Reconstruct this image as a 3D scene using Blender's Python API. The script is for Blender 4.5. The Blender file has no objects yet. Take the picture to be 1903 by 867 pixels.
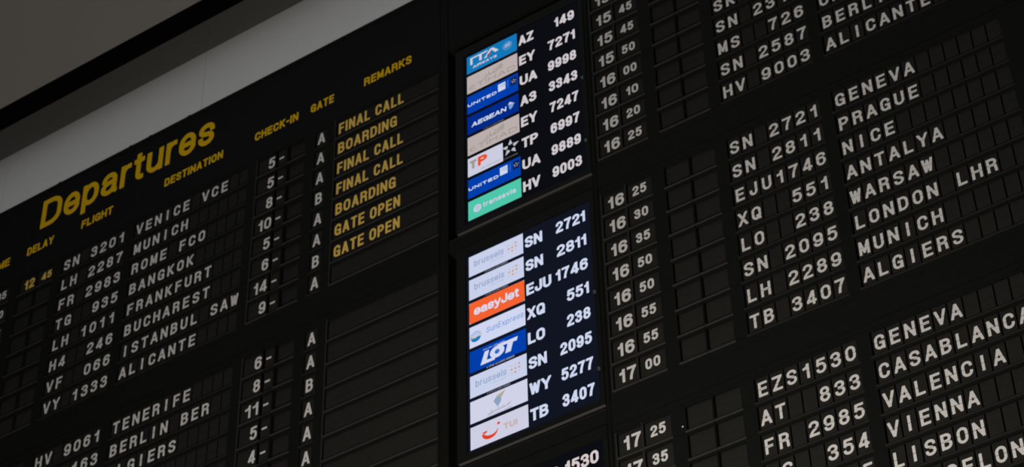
import bpy, bmesh, math, random
import numpy as np
from mathutils import Matrix, Vector
from mathutils.geometry import tessellate_polygon

random.seed(7)
sc = bpy.context.scene
COL = sc.collection
U = 0.05                     # metres per flap-cell pitch
Z0 = 7.9                     # height of the top row of flaps above the floor

def W(u, v, z=0.0):          # board coordinates (right, up, out of the wall) -> metres
    return Vector((u * U, -z * U, v * U + Z0))

# ------------------------------------------------------------------ camera
def rot(rx, ry, rz):
    return (Matrix.Rotation(rz, 3, 'Z') @ Matrix.Rotation(ry, 3, 'Y') @ Matrix.Rotation(rx, 3, 'X'))
cam = bpy.data.cameras.new('camera')
cam.sensor_width = 36.0
cam.lens = 4224.52 / 1903 * 36.0
cam.clip_end = 300
co = bpy.data.objects.new('camera', cam)
COL.objects.link(co)
T = Matrix(((1, 0, 0), (0, 0, -1), (0, 1, 0)))
co.matrix_world = Matrix.Translation(W(109.1223, -126.006, 101.325)) @ (T @ rot(0.713913, 0.585505, -0.024027)).to_4x4()
sc.camera = co
cam.dof.use_dof = True
cam.dof.focus_distance = 5.0
cam.dof.aperture_fstop = 12.0

# ------------------------------------------------------------------ view, world, lights
sc.view_settings.view_transform = 'Standard'
sc.view_settings.look = 'None'
sc.view_settings.exposure = 0.0
sc.view_settings.gamma = 1.0
try: sc.view_settings.use_curve_mapping = False
except Exception: pass
wd = bpy.data.worlds.new('hall_ambience'); sc.world = wd; wd.use_nodes = True
bg = wd.node_tree.nodes['Background']
bg.inputs[0].default_value = (0.95, 0.97, 1.0, 1)
bg.inputs[1].default_value = 0.03

def area(name, loc, aim, sx, sy, power, col):
    l = bpy.data.lights.new(name, 'AREA'); l.shape = 'RECTANGLE'; l.size = sx; l.size_y = sy
    l.energy = power; l.color = col
    o = bpy.data.objects.new(name, l); COL.objects.link(o)
    o.location = loc
    o.rotation_euler = (Vector(aim) - Vector(loc)).to_track_quat('-Z', 'Y').to_euler()
    return o
area('high_fill_light', W(25, 115, 95), W(25, 60, 0), 9.0, 8.0, 168, (0.93, 0.97, 1.0))  # unseen cool fill, added and sized for the soft gradient on the wall
area('low_fill_light', W(50, -87, 45), W(46, -20, 0), 2.2, 0.5, 168, (1.0, 0.915, 0.83))  # unseen warm fill, added below the view to brighten the lower rows

# ------------------------------------------------------------------ materials
def noise_mat(name, col, rough=0.5, spec=0.4, var=0.15, scale=40.0, bump=0.0):
    m = bpy.data.materials.new(name); m.use_nodes = True
    nt = m.node_tree; b = nt.nodes['Principled BSDF']
    tc = nt.nodes.new('ShaderNodeTexCoord'); n = nt.nodes.new('ShaderNodeTexNoise')
    n.inputs['Scale'].default_value = scale; n.inputs['Detail'].default_value = 3
    nt.links.new(tc.outputs['Object'], n.inputs['Vector'])
    r = nt.nodes.new('ShaderNodeMapRange')
    r.inputs['To Min'].default_value = 1 - var; r.inputs['To Max'].default_value = 1 + var
    nt.links.new(n.outputs['Fac'], r.inputs['Value'])
    h = nt.nodes.new('ShaderNodeVectorMath'); h.operation = 'SCALE'
    h.inputs[0].default_value = col
    nt.links.new(r.outputs['Result'], h.inputs['Scale'])
    nt.links.new(h.outputs['Vector'], b.inputs['Base Color'])
    b.inputs['Roughness'].default_value = rough
    b.inputs['Specular IOR Level'].default_value = spec
    if bump:
        bp = nt.nodes.new('ShaderNodeBump'); bp.inputs['Strength'].default_value = bump
        bp.inputs['Distance'].default_value = 0.002
        nt.links.new(n.outputs['Fac'], bp.inputs['Height']); nt.links.new(bp.outputs['Normal'], b.inputs['Normal'])
    return m
def lin(c):
    return tuple(((x / 255) / 12.92 if x / 255 <= 0.04045 else ((x / 255 + 0.055) / 1.055) ** 2.4) for x in c)
EM = {}
def emit(rgb):               # a lit patch of an LCD screen
    if rgb in EM: return EM[rgb]
    m = bpy.data.materials.new('lcd_%d_%d_%d' % rgb); m.use_nodes = True
    nt = m.node_tree; nt.nodes.clear()
    e = nt.nodes.new('ShaderNodeEmission'); o = nt.nodes.new('ShaderNodeOutputMaterial')
    e.inputs[0].default_value = lin(rgb) + (1,); e.inputs[1].default_value = 1.0
    nt.links.new(e.outputs[0], o.inputs[0]); EM[rgb] = m
    return m
M_FACE = noise_mat("black_satin_board", (0.0041, 0.0047, 0.0042), 0.7, 0.03)
M_RAIL = noise_mat("black_rail", (0.0036, 0.0041, 0.0037), 0.7, 0.03)
M_TRIM = noise_mat("dark_grey_window_trim", (0.0165, 0.0158, 0.0146), 0.7, 0.05)
M_FLAP = noise_mat("black_flap", (0.0108, 0.0108, 0.0097), 0.8, 0.03)
M_DARK = noise_mat('matt_black_cavity', (0.003, 0.003, 0.003), 0.9, 0.05)
M_WHITE = noise_mat('white_flap_print', (0.41, 0.405, 0.395), 0.7, 0.1, 0.03)
M_YELLOW = noise_mat('yellow_lettering', (0.48, 0.295, 0.0035), 0.7, 0.03, 0.04)
M_AMBER = noise_mat('amber_flap_print', (0.50, 0.335, 0.07), 0.7, 0.05, 0.04)
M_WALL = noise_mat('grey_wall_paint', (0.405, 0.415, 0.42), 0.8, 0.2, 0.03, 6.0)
M_BEIGE = noise_mat('beige_bulkhead', (0.150, 0.133, 0.113), 0.8, 0.2, 0.03, 3.0)
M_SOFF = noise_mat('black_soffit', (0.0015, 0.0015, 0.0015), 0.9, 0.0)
M_BEZEL = noise_mat("black_screen_bezel", (0.0032, 0.0035, 0.0034), 0.6, 0.05)
M_EDGE = noise_mat('worn_grey_edge', (0.035, 0.034, 0.032), 0.5, 0.4)
M_KNOB = noise_mat('dark_metal_knob', (0.018, 0.018, 0.017), 0.4, 0.4)
M_FLOOR = noise_mat('grey_floor', (0.25, 0.24, 0.23), 0.5, 0.4, 0.1, 1.0)

# ------------------------------------------------------------------ mesh helpers (all in board coordinates)
class MB:
    def __init__(s): s.v = []; s.f = []; s.mi = []; s.mats = []
    def mat(s, m):
        if m not in s.mats: s.mats.append(m)
        return s.mats.index(m)
    def face(s, pts, m):
        i = len(s.v); s.v += [tuple(p) for p in pts]; s.f.append(tuple(range(i, i + len(pts)))); s.mi.append(s.mat(m))
    def box(s, u0, u1, v0, v1, z0, z1, m):
        c = [(u, v, z) for z in (z0, z1) for v in (v0, v1) for u in (u0, u1)]
        i = len(s.v); s.v += c; k = s.mat(m)
        for q in ((0, 2, 3, 1), (4, 5, 7, 6), (0, 1, 5, 4), (2, 6, 7, 3), (0, 4, 6, 2), (1, 3, 7, 5)):
            s.f.append(tuple(i + a for a in q)); s.mi.append(k)
    def prism(s, loops, z0, z1, m, caps=True):   # loops: outer first, then holes, counter-clockwise / clockwise
        tri = tessellate_polygon([[Vector((x, y, 0)) for x, y in l] for l in loops])
        flat = [p for l in loops for p in l]; n = len(flat); i = len(s.v); k = s.mat(m)
        s.v += [(x, y, z1) for x, y in flat]
        for t in tri:
            a, b, c = (flat[j] for j in t)
            ccw = (b[0] - a[0]) * (c[1] - a[1]) - (b[1] - a[1]) * (c[0] - a[0]) > 0
            s.f.append(tuple(i + j for j in (t if ccw else t[::-1]))); s.mi.append(k)
        if z1 - z0 > 1e-6:
            s.v += [(x, y, z0) for x, y in flat]; o = 0
            for l in loops:
                L = len(l)
                for j in range(L):
                    a = o + j; b = o + (j + 1) % L
                    s.f.append((i + n + a, i + n + b, i + b, i + a)); s.mi.append(k)
                o += L
    def mesh(s, name, shift=(0, 0, 0)):
        me = bpy.data.meshes.new(name)
        me.from_pydata([((x - shift[0]) * U, -(z - shift[2]) * U, (y - shift[1]) * U) for x, y, z in s.v], [], s.f)
        for m in s.mats: me.materials.append(m)
        for p, k in zip(me.polygons, s.mi): p.material_index = k
        me.update()
        return me

def link(name, me, parent=None, at=(0, 0, 0), label=None):
    o = bpy.data.objects.new(name, me); COL.objects.link(o)
    if parent is None:
        o.location = W(*at)
    else:
        o.parent = parent
        o.location = Vector((at[0] * U, -at[2] * U, at[1] * U))
    if label: o['label'] = label
    return o
def thing(name, label, cat, at, group=None):
    o = bpy.data.objects.new(name, None); COL.objects.link(o); o.location = W(*at)
    o.empty_display_size = 0.1
    o['label'] = label; o['category'] = cat
    if group: o['group'] = group
    return o
def structure(name, mb):
    o = link(name, mb.mesh(name)); o.location = (0, 0, Z0); o['kind'] = 'structure'
    return o

# ------------------------------------------------------------------ lettering: strokes -> clean outlines
# each glyph: (width factor, paths).  Path box is 0..1 both ways on the stroke centre line.
# L straight, h quarter ellipse leaving sideways, v quarter ellipse leaving upright, C cubic
GL = {
'0': (1, 'M .5 0 h 1 .3 L 1 .7 v .5 1 h 0 .7 L 0 .3 v .5 0'),
'O': (1.04, 'M .5 0 h 1 .3 L 1 .7 v .5 1 h 0 .7 L 0 .3 v .5 0'),
'Q': (1.04, 'M .5 0 h 1 .3 L 1 .7 v .5 1 h 0 .7 L 0 .3 v .5 0;M .62 .24 L 1 -.02'),
'C': (1.02, 'M 1 .76 v .5 1 h 0 .7 L 0 .3 v .5 0 h 1 .25'),
'G': (1.04, 'M .98 .78 v .5 1 h 0 .7 L 0 .3 v .5 0 h .98 .3 L 1 .44;M .62 .45 L 1 .45;M 1 .45 L 1 0'),
'S': (1, 'M .98 .80 v .5 1 h 0 .76 C 0 .45 1 .60 1 .25 v .5 0 h .02 .2'),
'E': (.92, 'M 0 0 L 0 1;M 0 1 L 1 1;M 0 .52 L .9 .52;M 0 0 L 1 0'),
'F': (.88, 'M 0 0 L 0 1;M 0 1 L 1 1;M 0 .5 L .86 .5'),
'H': (1.02, 'M 0 0 L 0 1;M 1 0 L 1 1;M 0 .52 L 1 .52'),
'I': (0, 'M .5 0 L .5 1'),
'J': (.9, 'M 1 1 L 1 .28 v .5 0 h 0 .28 L 0 .33'),
'K': (1.04, 'M 0 0 L 0 1;M 1.0 1.1 L .02 .36;M .32 .58 L 1.06 -.08'),
'L': (.9, 'M 0 0 L 0 1;M 0 0 L 1 0'),
'M': (1.12, 'M 0 0 L 0 1;M 1 0 L 1 1;M 0 1.05 L .5 .12 L 1 1.05'),
'N': (1.04, 'M 0 0 L 0 1;M 1 0 L 1 1;M -.02 1.05 L 1.02 -.05'),
'P': (.98, 'M 0 0 L 0 1;M 0 1 L .5 1 h 1 .73 v .5 .46 L 0 .46'),
'R': (1.04, 'M 0 0 L 0 1;M 0 1 L .5 1 h .97 .75 v .5 .5 L 0 .5;M .5 .5 h .93 .36 L .98 0'),
'B': (1.02, 'M 0 0 L 0 1;M 0 1 L .5 1 h .93 .765 v .5 .53 L 0 .53;M .5 .53 h 1 .27 v .5 0 L 0 0'),
'D': (1.02, 'M 0 0 L 0 1;M 0 1 L .42 1 h 1 .66 L 1 .34 v .42 0 L 0 0'),
'T': (.96, 'M 0 1 L 1 1;M .5 0 L .5 1'),
'U': (1.02, 'M 0 1 L 0 .3 v .5 0 h 1 .3 L 1 1'),
'V': (1.08, 'M -.03 1.1 L .5 -.06;M 1.03 1.1 L .5 -.06'),
'A': (1.08, 'M -.03 -.1 L .5 1.06;M 1.03 -.1 L .5 1.06;M .25 .27 L .75 .27'),
'W': (1.16, 'M -.02 1.1 L .25 -.08 L .5 .92 L .75 -.08 L 1.02 1.1'),
'X': (1.06, 'M -.02 -.1 L 1.02 1.1;M 1.02 -.1 L -.02 1.1'),
'Y': (1.08, 'M -.04 1.1 L .5 .42;M 1.04 1.1 L .5 .42;M .5 0 L .5 .42'),
'Z': (.98, 'M 0 1 L 1 1;M 1 1 L 0 0;M 0 0 L 1 0'),
'1': (.62, 'M .9 0 L .9 1;M -.05 .74 C .3 .74 .75 .8 .86 1'),
'2': (1, 'M .02 .78 v .5 1 h 1 .74 C 1 .42 .1 .38 .02 0;M 0 0 L 1 0'),
'3': (1, 'M .02 .80 v .5 1 h .96 .76 v .5 .53 L .42 .53;M .5 .53 h 1 .27 v .5 0 h .02 .20'),
'4': (1.06, 'M .78 0 L .78 1;M .74 1.06 L -.06 .19;M 0 .21 L 1 .21'),
'5': (1, 'M .94 1 L .14 1 L .08 .60;M .10 .57 C .22 .66 .36 .66 .5 .66 h 1 .35 L 1 .31 v .5 0 h .02 .18'),
'6': (1, 'M .97 .83 v .5 1 h 0 .7 L 0 .3 v .5 0 h 1 .29 L 1 .33 v .5 .61 h 0 .33'),
'7': (.98, 'M 0 1 L 1 1;M 1 1 C .68 .7 .42 .4 .38 0'),
'8': (1.02, 'M .5 .53 h .95 .76 v .5 1 h .05 .76 v .5 .53 h 0 .28 v .5 0 h 1 .28 v .5 .53'),
'9': (1, 'M .03 .17 v .5 0 h 1 .3 L 1 .7 v .5 1 h 0 .71 L 0 .67 v .5 .39 h 1 .67'),
'-': (.6, 'M 0 .5 L 1 .5'),
'a': (.96, 'M .04 .55 v .48 .74 h .92 .52 L .92 .12 C .92 .02 .95 0 1.04 0;M .92 .44 L .4 .41 h 0 .2 v .38 0 C .7 0 .92 .1 .92 .3'),
'e': (.98, 'M .02 .36 L 1 .36 L 1 .42 v .5 .74 h 0 .42 L 0 .3 v .5 0 C .75 0 .93 .08 1 .2'),
'p': (1, 'M 0 -.27 L 0 .74;M 0 .4 v .5 .74 h 1 .42 L 1 .32 v .5 0 h 0 .32'),
'b': (1, 'M 0 0 L 0 1;M 0 .4 v .5 .74 h 1 .42 L 1 .32 v .5 0 h 0 .32'),
'r': (.62, 'M 0 0 L 0 .74;M 0 .4 C 0 .65 .4 .74 1 .73'),
't': (.62, 'M .42 .95 L .42 .16 v .8 0 L 1.02 0;M 0 .74 L 1 .74'),
'u': (.98, 'M 0 .74 L 0 .25 v .45 0 h 1 .3;M 1 0 L 1 .74'),
'n': (.98, 'M 0 0 L 0 .74;M 0 .45 v .52 .74 h 1 .47 L 1 0'),
's': (.92, 'M 1 .55 v .5 .74 h 0 .56 C 0 .3 1 .45 1 .19 v .5 0 h 0 .19'),
'o': (1, 'M .5 0 h 1 .32 L 1 .42 v .5 .74 h 0 .42 L 0 .32 v .5 0'),
'l': (0, 'M .5 0 L .5 1'),
'i': (0, 'M .5 0 L .5 .74;M .5 .98 L .5 1'),
'v': (.98, 'M 0 .74 L .5 .02;M 1 .74 L .5 .02'),
'x': (.98, 'M 0 0 L 1 .74;M 1 0 L 0 .74'),
'y': (.98, 'M 0 .74 L .53 .02;M 1 .74 L .45 -.14 C .38 -.27 .25 -.27 .06 -.27'),
}
def parse(spec):
    out = []
    for part in spec.split(';'):
        tk = part.split(); i = 0; P = []; straight = True
        while i < len(tk):
            c = tk[i]
            if c in 'ML':
                P.append((float(tk[i + 1]), float(tk[i + 2]))); i += 3
            elif c in 'hv':
                x0, y0 = P[-1]; x1, y1 = float(tk[i + 1]), float(tk[i + 2]); i += 3
                for k in range(1, 9):
                    t = math.pi / 2 * k / 8
                    if c == 'h': P.append((x0 + (x1 - x0) * math.sin(t), y0 + (y1 - y0) * (1 - math.cos(t))))
                    else: P.append((x0 + (x1 - x0) * (1 - math.cos(t)), y0 + (y1 - y0) * math.sin(t)))
            else:
                a = np.array(P[-1]); b, d, e = (np.array((float(tk[i + 1 + 2 * j]), float(tk[i + 2 + 2 * j]))) for j in range(3)); i += 7
                for k in range(1, 11):
                    t = k / 10; q = (1 - t) ** 3 * a + 3 * (1 - t) ** 2 * t * b + 3 * (1 - t) * t * t * d + t ** 3 * e
                    P.append((q[0], q[1]))
        out.append(P)
    return out
def contours(F, x0, y0, dx):
    ny, nx = F.shape; nxt = {}; pts = {}
    def edge(i, j, d):
        k = (i, j, d)
        if k not in pts:
            a = F[j, i]; b = F[j, i + 1] if d == 0 else F[j + 1, i]
            t = a / (a - b); pts[k] = (x0 + (i + (t if d == 0 else 0)) * dx, y0 + (j + (t if d == 1 else 0)) * dx)
        return k
    ins = F < 0
    for j in range(ny - 1):
        for i in range(nx - 1):
            c = ins[j, i] | ins[j, i + 1] << 1 | ins[j + 1, i + 1] << 2 | ins[j + 1, i] << 3
            if c in (0, 15): continue
            B = lambda: edge(i, j, 0); R = lambda: edge(i + 1, j, 1); Tp = lambda: edge(i, j + 1, 0); Lf = lambda: edge(i, j, 1)
            for a, b in {1: [(B, Lf)], 2: [(R, B)], 3: [(R, Lf)], 4: [(Tp, R)], 5: [(B, Lf), (Tp, R)], 6: [(Tp, B)], 7: [(Tp, Lf)],
                         8: [(Lf, Tp)], 9: [(B, Tp)], 10: [(R, B), (Lf, Tp)], 11: [(R, Tp)], 12: [(Lf, R)], 13: [(B, R)], 14: [(Lf, B)]}[int(c)]:
                nxt[a()] = b()
    loops = []
    while nxt:
        k0 = next(iter(nxt)); k = k0; l = []
        while k in nxt:
            l.append(pts[k]); k = nxt.pop(k)
        if len(l) > 3: loops.append(l)
    return loops
def simplify(l, tol):
    def dp(a):
        if len(a) < 3: return a
        p, q = np.array(a[0]), np.array(a[-1]); d = q - p; n = np.hypot(*d)
        A = np.array(a[1:-1]) - p
        dist = np.abs(A[:, 0] * d[1] - A[:, 1] * d[0]) / n if n > 1e-9 else np.hypot(A[:, 0], A[:, 1])
        i = int(dist.argmax())
        if dist[i] < tol: return [a[0], a[-1]]
        return dp(a[:i + 2])[:-1] + dp(a[i + 1:])
    h = len(l) // 2
    return dp(l[:h + 1])[:-1] + dp(l[h:] + [l[0]])[:-1]
def area2(l): return sum(l[i][0] * l[(i + 1) % len(l)][1] - l[(i + 1) % len(l)][0] * l[i][1] for i in range(len(l))) / 2
def inside(p, l):
    r = False
    for i in range(len(l)):
        (x0, y0), (x1, y1) = l[i], l[(i + 1) % len(l)]
        if (y0 > p[1]) != (y1 > p[1]) and p[0] < (x1 - x0) * (p[1] - y0) / (y1 - y0) + x0: r = not r
    return r
def group_loops(loops):
    outs = [[l] for l in loops if area2(l) > 0]
    for l in loops:
        if area2(l) <= 0:
            for g in outs:
                if inside(l[0], g[0]): g.append(l); break
    return outs
def stroke_field(paths, s, X, Y):
    F = np.full(X.shape, 9.0)
    for P in paths:
        n = len(P)
        for k in range(n - 1):
            a, b = np.array(P[k]), np.array(P[k + 1]); d = b - a; Ln = np.hypot(*d)
            if Ln < 1e-9: continue
            d = d / Ln; t = (X - a[0]) * d[0] + (Y - a[1]) * d[1]; w = np.abs((X - a[0]) * -d[1] + (Y - a[1]) * d[0])
            lo = -s / 2 if k == 0 else 0; hi = Ln + (s / 2 if k == n - 2 else 0)
            F = np.minimum(F, np.maximum(w - s / 2, np.maximum(lo - t, t - hi)))
            if k: F = np.minimum(F, np.hypot(X - a[0], Y - a[1]) - s / 2)
    return F
GC = {}
def glyph(ch, w, h, s, split=0.0, res=44):
    """groups of outline loops of one glyph, w x h, stroke s; split cuts a slot across the middle"""
    key = (ch, round(w, 4), round(h, 4), round(s, 4), split)
    if key in GC: return GC[key]
    if w < s: w = s
    paths = [[(s / 2 + x * (w - s), s / 2 + y * (h - s)) for x, y in P] for P in parse(GL[ch][1])]
    low = -0.32 * h if ch in 'py' else 0.0
    dx = h / res; x0 = -2.5 * dx; y0 = low - 2.5 * dx
    nx = int((w + 5 * dx) / dx) + 2; ny = int((h - low + 5 * dx) / dx) + 2
    X, Y = np.meshgrid(x0 + np.arange(nx) * dx, y0 + np.arange(ny) * dx)
    F = stroke_field(paths, s, X, Y)
    F = np.maximum(F, np.maximum(np.maximum(-X, X - w), np.maximum(low - Y, Y - h)))
    F[np.abs(F) < 1e-7] = 1e-7
    parts = [F]
    if split: parts = [np.maximum(F, Y - (h / 2 - split)), np.maximum(F, (h / 2 + split) - Y)]
    res_ = []
    for f in parts:
        f = f.copy(); f[0, :] = f[-1, :] = 1; f[:, 0] = f[:, -1] = 1
        f[np.abs(f) < 1e-7] = 1e-7
        res_ += group_loops([simplify(l, dx * 0.10) for l in contours(f, x0, y0, dx)])
    GC[key] = res_
    return res_
def text_into(mb, text, u0, v0, width, h, s, m, z0, z1, gap=0.14, split=0.0, slant=0.0, rot=0.0, res=44, wide={}):
    """a line of lettering, baseline start u0,v0, total width given"""
    wf = [0 if ch == ' ' else wide.get(ch, GL[ch][0]) for ch in text]
    nfix = sum((s if f == 0 else 0) for ch, f in zip(text, wf) if ch != ' ')
    nsp = text.count(' '); ng = len(text) - 1
    rel = sum(wf) + nsp * 0.42
    g = gap * h
    base = max(0.05, (width - nfix - ng * g) / max(rel, 1e-6))
    x = 0.0
    for ch, f in zip(text, wf):
        if ch == ' ': x += 0.42 * base + g; continue
        w = s if f == 0 else f * base
        for grp in glyph(ch, w, h, s, split, res):
            loops = []
            for l in grp:
                q = []
                for px, py in l:
                    X_ = x + px + slant * py; Y_ = py
                    if rot: X_, Y_ = X_ * math.cos(rot) - Y_ * math.sin(rot), X_ * math.sin(rot) + Y_ * math.cos(rot)
                    q.append((u0 + X_, v0 + Y_))
                loops.append(q)
            mb.prism(loops, z0, z1, m)
        x += w + g

# ------------------------------------------------------------------ layout constants
ROW = 2.159; BLOCK = 8 * ROW + 3.189
def vrow(b, r): return -(b * BLOCK + r * ROW)
FZ = 0.14                     # front face of the board plates
WIN = (-0.93, 0.90)           # window opening, relative to the row centre
# fields relative to the first flight character: (name, u0, u1, depth)
FIELDS = [('hour', -10.37, -8.57, 0), ('minute', -8.42, -6.45, 0), ('delay_hour', -5.37, -3.50, -.05), ('delay_minute', -3.36, -1.47, -.05),
          ('flight', -0.5, 6.5, 0), ('destination', 7.43, 19.45, 0), ('check_in', 20.45, 22.32, 0), ('dash', 22.42, 23.42, 0),
          ('last_desk', 23.55, 25.25, -.14), ('gate', 26.25, 27.38, 0), ('remark', 28.33, 38.15, 0)]

# ------------------------------------------------------------------ setting
WZ = 0.10                     # wall surface; the board sits in a recess of the wall
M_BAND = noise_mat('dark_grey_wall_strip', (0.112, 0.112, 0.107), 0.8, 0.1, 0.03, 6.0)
mb = MB()
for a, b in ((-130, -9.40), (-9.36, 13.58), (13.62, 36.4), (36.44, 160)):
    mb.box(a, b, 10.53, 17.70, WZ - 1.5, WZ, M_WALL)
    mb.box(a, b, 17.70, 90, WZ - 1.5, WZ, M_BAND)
mb.box(-130, -12.7, -158, 10.53, WZ - 1.5, WZ, M_WALL)
mb.box(85.1, 160, -158, 10.53, WZ - 1.5, WZ, M_WALL)
mb.box(-12.7, 85.1, -158, -60.1, WZ - 1.5, WZ, M_WALL)
mb.box(-130, 160, -158, 90, WZ - 2.4, WZ - 1.45, M_DARK)
wall = structure('wall_back', mb)
mb = MB(); mb.box(-130, 160, 18.76, 90, 2.75, 4.30, M_BEIGE); structure('wall_bulkhead', mb)
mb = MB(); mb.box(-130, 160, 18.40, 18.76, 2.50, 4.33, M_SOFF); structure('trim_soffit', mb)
mb = MB(); mb.box(-130, 160, -160, -158, WZ - 2, 320, M_FLOOR); structure('floor', mb)

# ------------------------------------------------------------------ the board carcass
L0, L1 = -12.2, 38.35         # left section
R0, R1 = 51.75, 84.6          # right section
BOT = -60.0
board = thing('departure_board', 'huge black departures board fixed to grey wall, yellow Departures heading', 'departure board', (20, -20, 0))
def bpart(name, mb, label=None):
    o = link(name, mb.mesh(name), board, label=label)
    o.location = W(0, 0, 0) - W(20, -20, 0)
    return o
mb = MB(); mb.box(L0 - .4, R1 + .4, BOT, 10.0, -1.3, -0.75, M_DARK); bpart('carcass', mb)
mb = MB()                     # header plates over the left and right sections
mb.box(L0, L1, 1.10, 10.05, -0.75, FZ, M_FACE)
mb.box(R0, R1, 1.10, 10.05, -0.75, FZ, M_FACE)
bpart('header_panel', mb)
mb = MB()
mb.box(L0 - .4, R1 + .4, 10.09, 10.5, -1.3, FZ + .03, M_RAIL)
bpart('top_rail', mb)
for k in range(2):            # plain rails between the blocks of eight rows
    mb = MB(); vt = vrow(k, 7) - ROW / 2 - 0.03; vb = vrow(k + 1, 0) + ROW / 2 + 0.03
    for a, b in ((L0, L1), (R0, R1)):
        mb.box(a, b, vt - .58, vt, -0.75, FZ, M_FACE)
        mb.box(a, b, vb + .52, vt - .63, -0.75, FZ + .05, M_FACE)
        mb.box(a, b, vb, vb + .47, -0.75, FZ, M_FACE)
    bpart('block_rail', mb)
for a, b in ((38.40, 39.12), (51.42, 51.70)):   # uprights beside the screens
    mb = MB(); mb.box(a, b, BOT, 10.05, -0.75, FZ + .02, M_RAIL); bpart('upright', mb)
mb = MB(); mb.box(39.16, 51.38, 2.55, 10.05, -0.75, FZ, M_FACE)
bpart('blanking_panel', mb)
for v in (-17.86, -38.25):
    mb = MB(); mb.box(39.16, 51.38, v - .55, v + .55, -0.75, FZ, M_FACE); mb.box(39.2, 51.34, v + .52, v + .55, FZ - .02, FZ + .02, M_TRIM)
    bpart('blanking_panel', mb)
mb = MB(); mb.box(39.16, 51.38, BOT, -58.5, -0.75, FZ, M_FACE); bpart('blanking_panel', mb)
for u in (-2.4, 5.7, 7.9, 12.2):
    mb = MB(); mb.box(u, u + .28, 10.5, 10.56, FZ - .03, FZ + .04, M_RAIL); bpart('mounting_tab', mb)
mb = MB(); text_into(mb, 'Departures', -3.85, 5.86, 19.25, 3.22, 0.49, M_YELLOW, FZ, FZ + .05, gap=.10, res=80, wide={'D': 1.25, 'a': 1.0})
bpart('title_lettering', mb, 'large yellow word Departures')
for t, a, b in (('TIME', -9.35, -7.0), ('DELAY', -4.98, -1.95), ('FLIGHT', 1.2, 4.68), ('DESTINATION', 10.35, 16.58),
                ('CHECK-IN', 19.93, 24.38), ('GATE', 25.65, 27.97), ('REMARKS', 30.98, 35.62)):
    mb = MB(); text_into(mb, t, a, 3.34, b - a, 0.88, 0.165, M_YELLOW, FZ, FZ + .02, gap=.11)
    bpart('column_label', mb, 'small yellow heading ' + t)

# ------------------------------------------------------------------ split-flap rows
SPL = 0.014
mesh_cache = {}
def flap_mesh(w, h, z=0.0):
    k = (round(w, 3), round(h, 3))
    if k not in mesh_cache:
        mb = MB(); g = 0.012
        mb.box(-w / 2, w / 2, g, h / 2, -0.03, 0, M_FLAP)
        mb.box(-w / 2, w / 2, -h / 2, -g, -0.03, 0, M_FLAP)
        mb.box(-w / 2 - .0, w / 2 + .0, -.05, .05, -0.10, -0.045, M_DARK)     # spindle behind the slot
        mesh_cache[k] = mb.mesh('flap')
    return mesh_cache[k]
def char_mesh(text, width, h, s, m, dv=0.0, gap=.13):
    k = (text, width, h, s, m.name, dv)
    if k not in mesh_cache:
        mb = MB(); text_into(mb, text, -width / 2, -h / 2 + dv, width, h, s, m, 0, 0.006, gap=gap, split=SPL if dv == 0 else 0)
        mesh_cache[k] = mb.mesh('print')
    return mesh_cache[k]
FW = {'I': .20, '1': .47, 'L': .61, 'E': .63, 'F': .61, 'J': .59, 'M': .72, 'W': .76, 'A': .75, 'V': .75, 'Y': .75, 'X': .73, 'H': .70, 'N': .70, '-': .5}
plate_cache = {}
def plate_mesh(left, edge0, edge1):
    """face plate of one row: bars round the windows, each window with its bevelled trim"""
    key = (left, edge0, edge1)
    if key in plate_cache: return plate_cache[key]
    mb = MB(); tr = MB(); hh = ROW / 2 - 0.012
    u = edge0; bw = 0.10
    F = [f for f in FIELDS if f[1] > edge0 and f[2] < edge1]
    for n, a, b, d in F:
        mb.box(u, a - bw, -hh, hh, -0.3, FZ, M_FACE)
        mb.box(a - bw, b + bw, WIN[1] + bw, hh, -0.3, FZ, M_FACE)
        mb.box(a - bw, b + bw, -hh, WIN[0] - bw, -0.3, FZ, M_FACE)
        x0, x1, y0, y1 = a - bw, b + bw, WIN[0] - bw, WIN[1] + bw
        for r_ in ((x0, a, y0, y1), (b, x1, y0, y1)): mb.box(*r_, -0.3, FZ, M_FACE)
        mb.box(a, b, y0, WIN[0], -0.3, FZ, M_FACE); mb.box(a, b, WIN[1], y1, -0.3, FZ, M_FACE)
        # raised half-round bead under the window and beside it
        tm_ = M_FLAP if n in ('flight', 'destination', 'gate', 'dash') else M_TRIM
        def bead(pts, closed):
            m_ = len(pts)
            for k in range(m_ - 1):
                (ax, ay, az), (bx, by, bz) = pts[k], pts[k + 1]
                if closed == 'h': tr.face([(x0, ay, az), (x1, ay, az), (x1, by, bz), (x0, by, bz)], tm_)
                else: tr.face([(ax, y0, az), (ax, y1, az), (bx, y1, bz), (bx, y0, bz)], tm_)
        bd = .02 if n in ('flight', 'destination', 'gate', 'dash') else .055
        bead([(0, WIN[0] - .17, FZ - .01), (0, WIN[0] - .12, FZ + bd), (0, WIN[0] - .03, FZ + bd), (0, WIN[0], FZ - .03)], 'h')
        if n not in ('flight', 'destination', 'gate', 'dash', 'delay_hour', 'delay_minute', 'last_desk'): bead([(a - .15, 0, FZ - .01), (a - .11, 0, FZ + .04), (a - .04, 0, FZ + .04), (a, 0, FZ - .03)], 'v')
        u = b + bw
    mb.box(u, edge1, -hh, hh, -0.3, FZ, M_FACE)
    mb.box(edge0, edge1, -hh, hh, -0.72, -0.42, M_DARK)
    plate_cache[key] = (mb.mesh('face_plate'), tr.mesh('window_trim'))
    return plate_cache[key]
FH = 1.74
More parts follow.
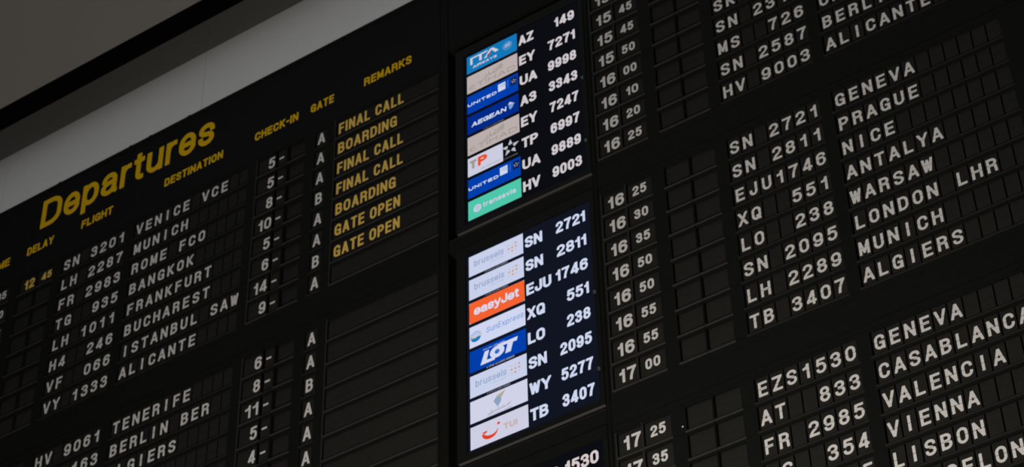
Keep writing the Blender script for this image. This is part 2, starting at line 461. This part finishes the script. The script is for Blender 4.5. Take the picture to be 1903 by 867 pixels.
def row(side, b, r, label, hour='', minute='', dh='', dm='', flight='', dest='', desk='', gate='', remark=''):
    f0 = 0.0 if side == 'left' else 62.40
    v = vrow(b, r)
    e0, e1 = ((L0 - f0, L1 - f0) if side == 'left' else (R0 - f0, R1 - f0))
    t = thing('split_flap_row', label, 'flap display row', (f0, v, 0), 'split-flap rows of the %s section' % side)
    pm, tm = plate_mesh(side, e0, e1)
    link('face_plate', pm, t); link('window_trim', tm, t, label='dark grey bevelled window edges')
    F = {f[0]: f for f in FIELDS if f[1] > e0 and f[2] < e1}
    def cell(name, u, w, d, text='', tw=0, h=1.1, s=.2, m=M_WHITE, dv=0, du=0, kind='character', lab=None, gap=.13):
        f = link(name, flap_mesh(w, FH), t, (u, 0, d))
        if text:
            link(kind, char_mesh(text, tw, h, s, m, dv, gap), f, (du, 0, 0.0), lab)
    def pair(n, text, h, s, m=M_WHITE, dv=0, du=0, w2=1.40, lab=None):
        _, a, c, d = F[n]
        if len(text) == 1: tw = w2 * .46; du += w2 * .27
        else: tw = w2 - (w2 * .10 if text[:1] == '1' else 0); du += (w2 - tw) / 2
        cell(n + '_flap', (a + c) / 2, c - a - .06, d, text, tw if text else 0, h, s, m, dv, du, 'digits', lab)
    y = M_AMBER
    pair('hour', hour, 1.08, .205, du=.06, dv=.02)
    pair('minute', minute, .84, .165, dv=.13, du=-.03, w2=1.10)
    pair('delay_hour', dh, 1.04, .20, y, du=.10, w2=1.28, dv=.02, lab='amber digits')
    pair('delay_minute', dm, .78, .165, y, dv=.06, du=.06, w2=1.12, lab='amber digits')
    for k in range(7):
        ch = flight[k] if k < len(flight) else ' '
        cell('flight_flap', k, .90, 0, ch.strip(), FW.get(ch, .68), 1.1, .188)
    for k in range(12):
        ch = dest[k] if k < len(dest) else ' '
        cell('destination_flap', 7.95 + k, .90, 0, ch.strip(), FW.get(ch, .68), 1.1, .188)
    if 'check_in' in F:
        pair('check_in', desk, 1.16, .195, w2=1.40, du=.04, dv=.035)
        _, a, c, d = F['dash']
        cell('dash_flap', (a + c) / 2, c - a - .06, d, '-' if desk else '', .48, .9, .18, M_WHITE, .04, -.12, 'dash')
        _, a, c, d = F['last_desk']
        cell('last_desk_flap', (a + c) / 2, c - a - .06, d)
    if 'gate' in F:
        _, a, c, d = F['gate']
        cell('gate_flap', (a + c) / 2, c - a - .06, d, gate, .72 if gate == 'A' else .64, 1.16, .19, M_WHITE, .035, -.03, 'letter')
    if 'remark' in F:
        _, a, c, d = F['remark']
        tw = {'FINAL CALL': 6.3, 'BOARDING': 5.68, 'GATE OPEN': 6.12}.get(remark, 0)
        cell('remark_flap', (a + c) / 2, c - a - .06, d, remark, tw, 1.14, .195, y, .08, 28.5 + tw / 2 - (a + c) / 2, 'wording', 'amber wording', .12)
    return t

LEFT0 = [('', '35', '12', '45', 'SN 3201', 'VENICE VCE', '5', 'A', 'FINAL CALL'), ('', '50', '', '', 'LH 2287', 'MUNICH', '5', 'A', 'BOARDING'),
         ('', '5', '', '', 'FR 2983', 'ROME FCO', '8', 'A', 'FINAL CALL'), ('', '', '', '', 'TG  935', 'BANGKOK', '10', 'B', 'FINAL CALL'),
         ('', '', '', '', 'LH 1011', 'FRANKFURT', '5', 'A', 'BOARDING'), ('', '', '', '', 'H4  246', 'BUCHAREST', '6', 'A', 'GATE OPEN'),
         ('', '', '', '', 'VF  066', 'ISTANBUL SAW', '14', 'B', 'GATE OPEN'), ('', '', '', '', 'VY 1333', 'ALICANTE', '9', 'A', '')]
for r, (h, m, dh, dm, f, d, c, g, rm) in enumerate(LEFT0):
    lab = 'black split-flap row reading %s %s%s' % (' '.join(f.split()), d, ', remark ' + rm if rm else ', remark window blank')
    if dh: lab += ', amber delay 12 45'
    row('left', 0, r, lab, h, m, dh, dm, f, d, c, g, rm)
LEFT1 = [('HV 9061', 'TENERIFE', '6', 'A'), ('    163', 'BERLIN BER', '8', 'A'), ('', 'ALGIERS', '11', 'B'), ('', '', '5', 'A'),
         ('', '', '4', 'A'), ('', '', '', 'A'), ('', '', '', ''), ('', '', '', '')]
XL = ['black split-flap row reading HV 9061 TENERIFE, check-in 6, gate A', 'black split-flap row reading 163 BERLIN BER, check-in 8, gate A',
      'black split-flap row reading ALGIERS, check-in 11, gate B', 'black split-flap row with check-in 5, just below the ALGIERS row',
      'black split-flap row with check-in 4 and gate A', 'lowest black row with a gate A, below check-in 4',
      'blank black row second below the check-in 4 row', 'blank black row at the foot of the left remarks windows']
for r, (f, d, c, g) in enumerate(LEFT1):
    row('left', 1, r, XL[r], flight=f, dest=d, desk=c, gate=g)
RIGHT = [[('15', '', '', ''), ('15', '45', '', ''), ('15', '45', '', ''), ('15', '50', 'SK', ''), ('16', '00', 'SN 231', ''),
          ('16', '10', 'MS  726', 'CAIRO'), ('16', '20', 'SN 2587', 'BERLIN BER'), ('16', '25', 'HV 9003', 'ALICANTE')],
         [('16', '25', 'SN 2721', 'GENEVA'), ('16', '30', 'SN 2811', 'PRAGUE'), ('16', '35', 'EJU1746', 'NICE'), ('16', '50', 'XQ  551', 'ANTALYA'),
          ('16', '50', 'LO  238', 'WARSAW'), ('16', '55', 'SN 2095', 'LONDON LHR'), ('16', '55', 'LH 2289', 'MUNICH'), ('17', '00', 'TB 3407', 'ALGIERS')],
         [('17', '25', 'EZS1530', 'GENEVA'), ('17', '35', 'AT  833', 'CASABLANCA'), ('', '', 'FR 2985', 'VALENCIA'), ('', '', 'OS  354', 'VIENNA'),
          ('', '', '      5', 'LISBON'), ('', '', '', 'BARCELONA')]]
for b, rows in enumerate(RIGHT):
    for r, (h, m, f, d) in enumerate(rows):
        what = ' '.join(x for x in (h, m, ' '.join(f.split()), d) if x)
        lab = 'black split-flap row reading ' + what
        if b == 0 and r == 0: lab = 'black split-flap row with hour 15 cut by the top picture edge'
        if b == 0 and r == 1: lab = 'upper of two black rows timed 15 45'
        if b == 0 and r == 2: lab = 'lower of two black rows timed 15 45, above the 15 50 row'
        t = row('right', b, r, lab, h, m, flight=f, dest=d)
        if b == 2 and r == 0:
            mb = MB(); q = [(.09 * math.cos(k * math.pi / 6), .09 * math.sin(k * math.pi / 6)) for k in range(12)]
            mb.prism([q], 0, .05, M_KNOB); mb.prism([[(x * .6, y * .6) for x, y in q]], .05, .065, M_WHITE)
            link('screw', mb.mesh('screw'), t, (56.78 - 62.40, -.58, FZ), 'small bright screw head')

# ------------------------------------------------------------------ LCD screens with airline tiles
TU0, TU1 = 40.76, 45.37; TW = TU1 - TU0; TH = 1.86
def local(a, b): return (a * TW, (b - .5) * TH)
def quad(mb, pts, m, z): mb.prism([pts if area2(pts) > 0 else pts[::-1]], z, z, m)
def ell(cx, cy, rx, ry, n=28, a0=0, a1=2 * math.pi):
    return [(cx + rx * math.cos(a0 + (a1 - a0) * k / n), cy + ry * math.sin(a0 + (a1 - a0) * k / n)) for k in range(n if abs(a1 - a0) > 6.2 else n + 1)]
def ring(mb, cx, cy, r, t, m, z, a0=0, a1=2 * math.pi, ry=None):
    ry = ry or r; o = ell(cx, cy, r, ry, 28, a0, a1); i = ell(cx, cy, r - t, ry - t, 28, a0, a1)
    n = len(o); closed = abs(a1 - a0) > 6.2
    for k in range(n if closed else n - 1):
        j = (k + 1) % n; mb.face([(*o[k], z), (*o[j], z), (*i[j], z), (*i[k], z)], m)
def txt(mb, t, a0, a1, b0, hh, s, col, z=.004, slant=0, gap=.14):
    x, y = local(a0, b0); text_into(mb, t, x, y, (a1 - a0) * TW, hh * TH, s, emit(col), z, z, gap=gap, slant=slant, res=30)
def poly(mb, ab, col, z=.004): quad(mb, [local(*p) for p in ab], emit(col), z)
def star(mb, cx, cy, r, col, z):      # five open pieces round a hollow middle
    for k in range(5):
        t = math.pi / 2 + k * 2 * math.pi / 5
        P = [(cx + r * math.cos(t), cy + r * math.sin(t)), (cx + .5 * r * math.cos(t + .5), cy + .5 * r * math.sin(t + .5)),
             (cx + .30 * r * math.cos(t + .15), cy + .30 * r * math.sin(t + .15)), (cx + .46 * r * math.cos(t - .52), cy + .46 * r * math.sin(t - .52))]
        quad(mb, P, emit(col), z)
ALL = 'A STAR ALLIANCE MEMBER'
def logo(kind):
    mb = MB(); sb = MB(); z = .004
    if kind == 'sky_blue':
        w = (205, 205, 215)
        poly(mb, [(.07, .80), (.07, .45), (.115, .45), (.115, .80)], w); poly(mb, [(.07, .86), (.07, .78), (.40, .78), (.43, .86)], w, .005)
        poly(mb, [(.25, .80), (.25, .47), (.30, .47), (.30, .80)], w, .005)
        poly(mb, [(.34, .45), (.47, .86), (.52, .86), (.40, .45)], w, .006); poly(mb, [(.47, .86), (.53, .86), (.64, .56), (.57, .52)], w, .006)
        poly(mb, [(.43, .60), (.47, .66), (.48, .53), (.43, .50)], (150, 60, 40), .007); poly(mb, [(.41, .57), (.43, .62), (.43, .51), (.40, .49)], (60, 110, 70), .007)
        txt(mb, 'AIRWAYS', .12, .60, .20, .15, .06, w)
        cx, cy = local(.81, .55); ring(mb, cx, cy, .42, .05, emit((120, 160, 205)), z); ring(mb, cx, cy, .28, .03, emit((110, 155, 200)), z)
        for k in range(3): poly(mb, [(.75, .50 + .07 * k), (.87, .54 + .07 * k), (.87, .50 + .07 * k), (.77, .46 + .07 * k)], (175, 190, 215), .006)
    elif kind == 'pale_sand':
        g = (150, 143, 132)
        txt(mb, 'TIHAD', .20, .95, .15, .26, .075, g, gap=.30)
        cx, cy = local(.115, .28); ring(mb, cx, cy, .33, .07, emit(g), z, math.pi * .38, math.pi * 1.72, .25); poly(mb, [(.05, .30), (.17, .30), (.17, .265), (.05, .265)], g)
        for P in ([(.30, .48), (.33, .44), (.40, .48), (.42, .56), (.39, .56), (.38, .51), (.33, .49)], [(.43, .50), (.43, .73), (.45, .73), (.45, .50)],
                  [(.45, .50), (.60, .53), (.60, .57), (.45, .54)], [(.50, .56), (.53, .66), (.55, .64), (.53, .56)], [(.57, .56), (.62, .82), (.64, .82), (.60, .56)],
                  [(.63, .56), (.66, .86), (.68, .86), (.66, .56)], [(.68, .57), (.69, .84), (.71, .84), (.70, .57)], [(.36, .62), (.40, .64), (.40, .60), (.36, .58)], [(.53, .74), (.57, .76), (.57, .71), (.53, .69)]):
            poly(mb, P, g)
    elif kind == 'mid_blue':
        w = (205, 215, 235)
        txt(mb, 'UNITED', .01, .58, .40, .17, .085, w, gap=.30)
        poly(mb, [(.61, .44), (.755, .44), (.755, .86), (.61, .86)], w)
        cx, cy = local(.70, .60)
        for k in range(4): ring(mb, cx, cy, .12 + .085 * k, .022, emit((90, 125, 195)), .006, -.1 + .1 * k, math.pi * (.9 - .05 * k))
        poly(mb, [(.798, .42), (.808, .42), (.808, .88), (.798, .88)], (60, 130, 205))
        poly(mb, [(.86, .45), (.97, .45), (.97, .85), (.86, .85)], (14, 22, 55))
        cx, cy = local(.915, .65); star(mb, cx, cy, .26, (150, 155, 165), .006)
    elif kind == 'navy':
        w = (205, 212, 235)
        txt(mb, 'AEGEAN', .08, .755, .335, .25, .115, w, gap=.10, slant=.1)
        poly(mb, [(.795, .62), (.83, .74), (.92, .56), (.85, .50)], w); poly(mb, [(.80, .56), (.83, .30), (.88, .38), (.91, .54), (.86, .48)], (110, 165, 220))
        poly(mb, [(.80, .58), (.88, .60), (.90, .57), (.81, .54)], (0, 40, 130), .006)
        txt(mb, ALL, .30, .71, -.10, .055, .02, (120, 118, 118))
    elif kind == 'half_white':
        txt(mb, 'T', .04, .17, .36, .46, .24, (158, 152, 145)); txt(mb, 'P', .195, .375, .36, .50, .25, (232, 78, 38))
        txt(mb, 'AIR PORTUGAL', .24, .64, .12, .07, .028, (150, 150, 158))
        cx, cy = local(.82, .56); star(sb, cx, cy, .80, (185, 185, 195), z)
        txt(sb, 'STAR ALLIANCE', .69, .95, .03, .06, .022, (120, 120, 122))
    elif kind == 'mint_green':
        w = (205, 205, 228)
        cx, cy = local(.175, .48); mb.prism([ell(cx, cy, .34, .36)], z, z, emit(w)); ring(mb, cx, cy, .22, .05, emit((150, 190, 205)), .006)
        txt(mb, 't', .155, .20, .38, .22, .06, (130, 195, 190), .007)
        txt(mb, 'transavia', .28, .90, .38, .26, .085, w)
    elif kind == 'white_dots':
        g = (140, 158, 196)
        txt(mb, 'brussels', .10, .645, .42, .30, .07, g)
        txt(mb, 'AIRLINES', .38, .64, .27, .065, .022, (175, 182, 205))
        for r_ in range(3):
            for c_ in range(3):
                big = (r_, c_) in ((1, 1), (0, 2), (1, 2), (2, 1), (1, 0)); cx, cy = local(.735 + .066 * c_, .70 - .17 * r_)
                mb.prism([ell(cx, cy, .085 if big else .065, .085 if big else .065, 12)], z, z, emit((205, 150, 105) if big else (195, 185, 195)))
        txt(mb, ALL, .30, .71, -.11, .07, .026, (120, 124, 140))
    elif kind == 'orange':
        txt(mb, 'easyJet', .085, .90, .33, .43, .165, (218, 215, 234), gap=.02)
    elif kind == 'white_sun':
        cx, cy = local(.115, .48)
        for k in range(7):
            t = math.pi * (.05 + .9 * k / 6); ring(mb, cx, cy, .47, .22, emit((125, 165, 215)), z, t - .12, t + .12)
        ring(mb, cx, cy, .19, .05, emit((125, 165, 215)), z, .1, 3.0)
        poly(mb, [(.01, .44), (.10, .40), (.225, .50), (.225, .54), (.10, .45), (.01, .49)], (215, 180, 150), .006)
        mb.prism([[(cx + .42 * math.cos(t), cy - .08 + .40 * math.sin(t)) for t in [math.pi + k * math.pi / 12 for k in range(13)]]], z, z, emit((20, 120, 190)))
        txt(mb, 'SunExpress', .30, .965, .42, .27, .06, (112, 156, 216), slant=.12)
    elif kind == 'royal_blue':
        w = (210, 215, 240)
        txt(mb, 'POLISH AIRLINES', .24, .63, .80, .075, .03, (150, 170, 215))
        poly(mb, [(.19, .17), (.27, .74), (.35, .74), (.305, .32), (.47, .30), (.44, .17)], w)
        cx, cy = local(.49, .50); mb.prism([ell(cx, cy, .60, .50)], .005, .005, emit(w)); mb.prism([ell(cx, cy, .20, .20, 16)], .006, .006, emit((60, 105, 190)))
        poly(mb, [(.50, .80), (.86, .80), (.84, .62), (.50, .68)], w, .007); poly(mb, [(.63, .24), (.68, .68), (.78, .68), (.73, .24)], w, .007)
        txt(mb, ALL, .30, .79, -.085, .085, .032, (150, 155, 175))
    elif kind == 'white_bird':
        poly(mb, [(.41, .62), (.47, .78), (.55, .70), (.54, .50), (.48, .30)], (140, 160, 188)); poly(mb, [(.46, .80), (.62, .93), (.57, .72), (.53, .68)], (180, 168, 150), .006)
        g = (172, 172, 184)
        poly(mb, [(.30, .14), (.42, .20), (.60, .20), (.72, .30), (.71, .25), (.60, .15), (.43, .15), (.31, .09)], g)
        for a in (.36, .48, .56, .66): poly(mb, [(a, .17), (a + .012, .29), (a + .024, .29), (a + .016, .17)], g, .006)
        txt(mb, 'OMAN AIR', .30, .72, .0, .085, .034, g)
    elif kind == 'white_smile':
        r_ = (222, 62, 34)
        pts = []
        for k in range(17):
            t = k / 16; a = math.pi * (1.08 + .86 * t); w_ = .13 * math.sin(math.pi * min(1, .12 + t * .95)) + .03
            pts.append((a, w_))
        cx, cy = local(.345, .56)
        o = [(cx + (.62 + w_) * math.cos(a), cy + (.55 + w_ * .9) * math.sin(a)) for a, w_ in pts]; i = [(cx + (.62 - w_) * math.cos(a), cy + (.55 - w_ * .9) * math.sin(a)) for a, w_ in pts]
        for k in range(16): mb.face([(*o[k], z), (*o[k + 1], z), (*i[k + 1], z), (*i[k], z)], emit(r_))
        poly(mb, [(.20, .56), (.29, .60), (.29, .52), (.24, .48)], r_, .006)
        c2 = local(.49, .72); mb.prism([ell(c2[0], c2[1], .11, .11, 14)], z, z, emit(r_))
        txt(sb, 'TUI', .575, .81, .32, .27, .115, (196, 172, 162))
    return [('logo', mb.mesh('logo'))] + ([({'half_white': 'alliance_star', 'white_smile': 'wordmark'}[kind], sb.mesh('logo'))] if sb.v else [])
TILE = {'sky_blue': (18, 118, 182), 'pale_sand': (186, 174, 172), 'mid_blue': (0, 62, 172), 'navy': (0, 42, 138), 'half_white': (203, 204, 224), 'mint_green': (78, 198, 170),
        'white_dots': (200, 208, 234), 'orange': (243, 98, 48), 'white_sun': (208, 214, 240), 'royal_blue': (0, 62, 170), 'white_bird': (208, 210, 232), 'white_smile': (206, 206, 226)}
LOGOS = {}
def tile_mesh(kind):
    mb = MB(); w, h = TW, TH
    if kind == 'half_white': w = TW * .675
    a, b = -h / 2, h / 2; m = emit(TILE[kind])
    if kind == 'orange':
        mb.prism([[(0, a), (w, a), (w, b), (0, b)]], 0, .0, emit((170, 165, 165)))
        r_ = .26; L = []
        for cx, cy, t0 in ((w - r_, a + r_, -.5), (w - r_, b - r_, 0), (r_, b - r_, .5), (r_, a + r_, 1)):
            L += [(cx + r_ * math.cos(math.pi * (t0 + .5 * k / 6)), cy + r_ * math.sin(math.pi * (t0 + .5 * k / 6))) for k in range(7)]
        mb.prism([L], .002, .002, m)
    else: mb.prism([[(0, a), (w, a), (w, b), (0, b)]], 0, 0, m)
    return mb.mesh('airline_tile')
def screen(v_top, v_bot, b, lines, label, tcol, back, n_pos):
    cu, cv = 45.6, (v_top + v_bot) / 2
    t = thing('flight_number_screen', label, 'display screen', (cu, cv, 0), 'flight number screens between the flap sections')
    def part(name, mb, lab=None, par=None):
        o = link(name, mb.mesh(name), t, (-cu, -cv, 0), lab); return o
    mb = MB(); a, c = 39.85, 51.36; i0, i1 = 40.55, 50.95
    it, ib = v_top - .82, v_bot + .62
    O = [(a, v_bot), (c, v_bot), (c, v_top), (a, v_top)]; I = [(i0, ib), (i1, ib), (i1, it), (i0, it)]
    zf = FZ + .02
    for k in range(4):
        p, q, r_, s = O[k], O[(k + 1) % 4], I[(k + 1) % 4], I[k]
        mb.face([(*p, zf), (*q, zf), (*r_, zf - .05), (*s, zf - .05)], M_BEZEL)
        mb.face([(*s, zf - .05), (*r_, zf - .05), (*r_, -.2), (*s, -.2)], M_BEZEL)
        mb.face([(*q, zf), (*p, zf), (*p, -.6), (*q, -.6)], M_BEZEL)
    part('bezel', mb)
    mb = MB(); mb.box(a + .1, c - .02, v_bot - .045, v_bot + .0, 0, zf + .04, M_EDGE); part('bottom_edge', mb, 'thin worn grey lower edge')
    mb = MB(); mb.box(i0 - .02, i1 + .02, ib - .02, it + .02, -.25, -.03, emit(back)); part('display_panel', mb)
    for kv in n_pos:
        mb = MB(); mb.box(50.98, 51.2, kv - .09, kv + .09, zf - .05, zf + .14, M_KNOB); mb.box(51.0, 51.18, kv - .12, kv - .09, zf, zf + .12, M_EDGE); part('latch', mb, 'small dark metal latch')
    for r, (kind, code, num, cw, nw) in enumerate(lines):
        v = vrow(b, r) + .03
        k = (kind,)
        if k not in LOGOS: LOGOS[k] = (tile_mesh(kind), logo(kind))
        tl = link('airline_tile', LOGOS[k][0], t, (TU0 - cu, v - cv, -.025), kind.replace('_', ' ') + ' airline tile')
        for nm, lm in LOGOS[k][1]: link(nm, lm, tl, (0, 0, 0))
        mb = MB(); text_into(mb, code, 45.52, v - .60, cw, 1.0, .215, emit(tcol), -.024, -.024, gap=.06); part('airline_code', mb)
        mb = MB(); text_into(mb, num, 50.52 - nw, v - .52, nw, 1.0, .20, emit(tcol), -.024, -.024, gap=.085); part('flight_number', mb)
    return t
screen(1.92, -17.05, 0, [('sky_blue', 'AZ', '149', 1.35, 1.75), ('pale_sand', 'EY', '7271', 1.42, 2.42), ('mid_blue', 'UA', '9998', 1.55, 2.48), ('navy', 'A3', '3343', 1.42, 2.48),
       ('pale_sand', 'EY', '7247', 1.42, 2.48), ('half_white', 'TP', '6997', 1.42, 2.48), ('mid_blue', 'UA', '9889', 1.55, 2.48), ('mint_green', 'HV', '9003', 1.48, 2.48)],
       'upper LCD screen listing AZ 149 down to HV 9003 beside coloured airline tiles', (205, 198, 202), (12, 13, 18), (-7.39, -13.73))
screen(-18.52, -37.38, 1, [('white_dots', 'SN', '2721', 1.45, 2.42), ('white_dots', 'SN', '2811', 1.45, 2.42), ('orange', 'EJU', '1746', 2.05, 2.58), ('white_sun', 'XQ', '551', 1.45, 1.78),
       ('royal_blue', 'LO', '238', 1.38, 1.86), ('white_dots', 'SN', '2095', 1.45, 2.48), ('white_bird', 'WY', '5277', 1.72, 2.48), ('white_smile', 'TB', '3407', 1.42, 2.48)],
       'middle LCD screen listing SN 2721 down to TB 3407, mostly white tiles', (205, 214, 238), (17, 21, 34), (-27.82, -34.35))
screen(-38.98, -58.2, 2, [('orange', 'EZS', '1530', 2.05, 2.5)],
       'lowest LCD screen showing flight number 1530 at the bottom edge', (212, 200, 200), (12, 13, 18), ())
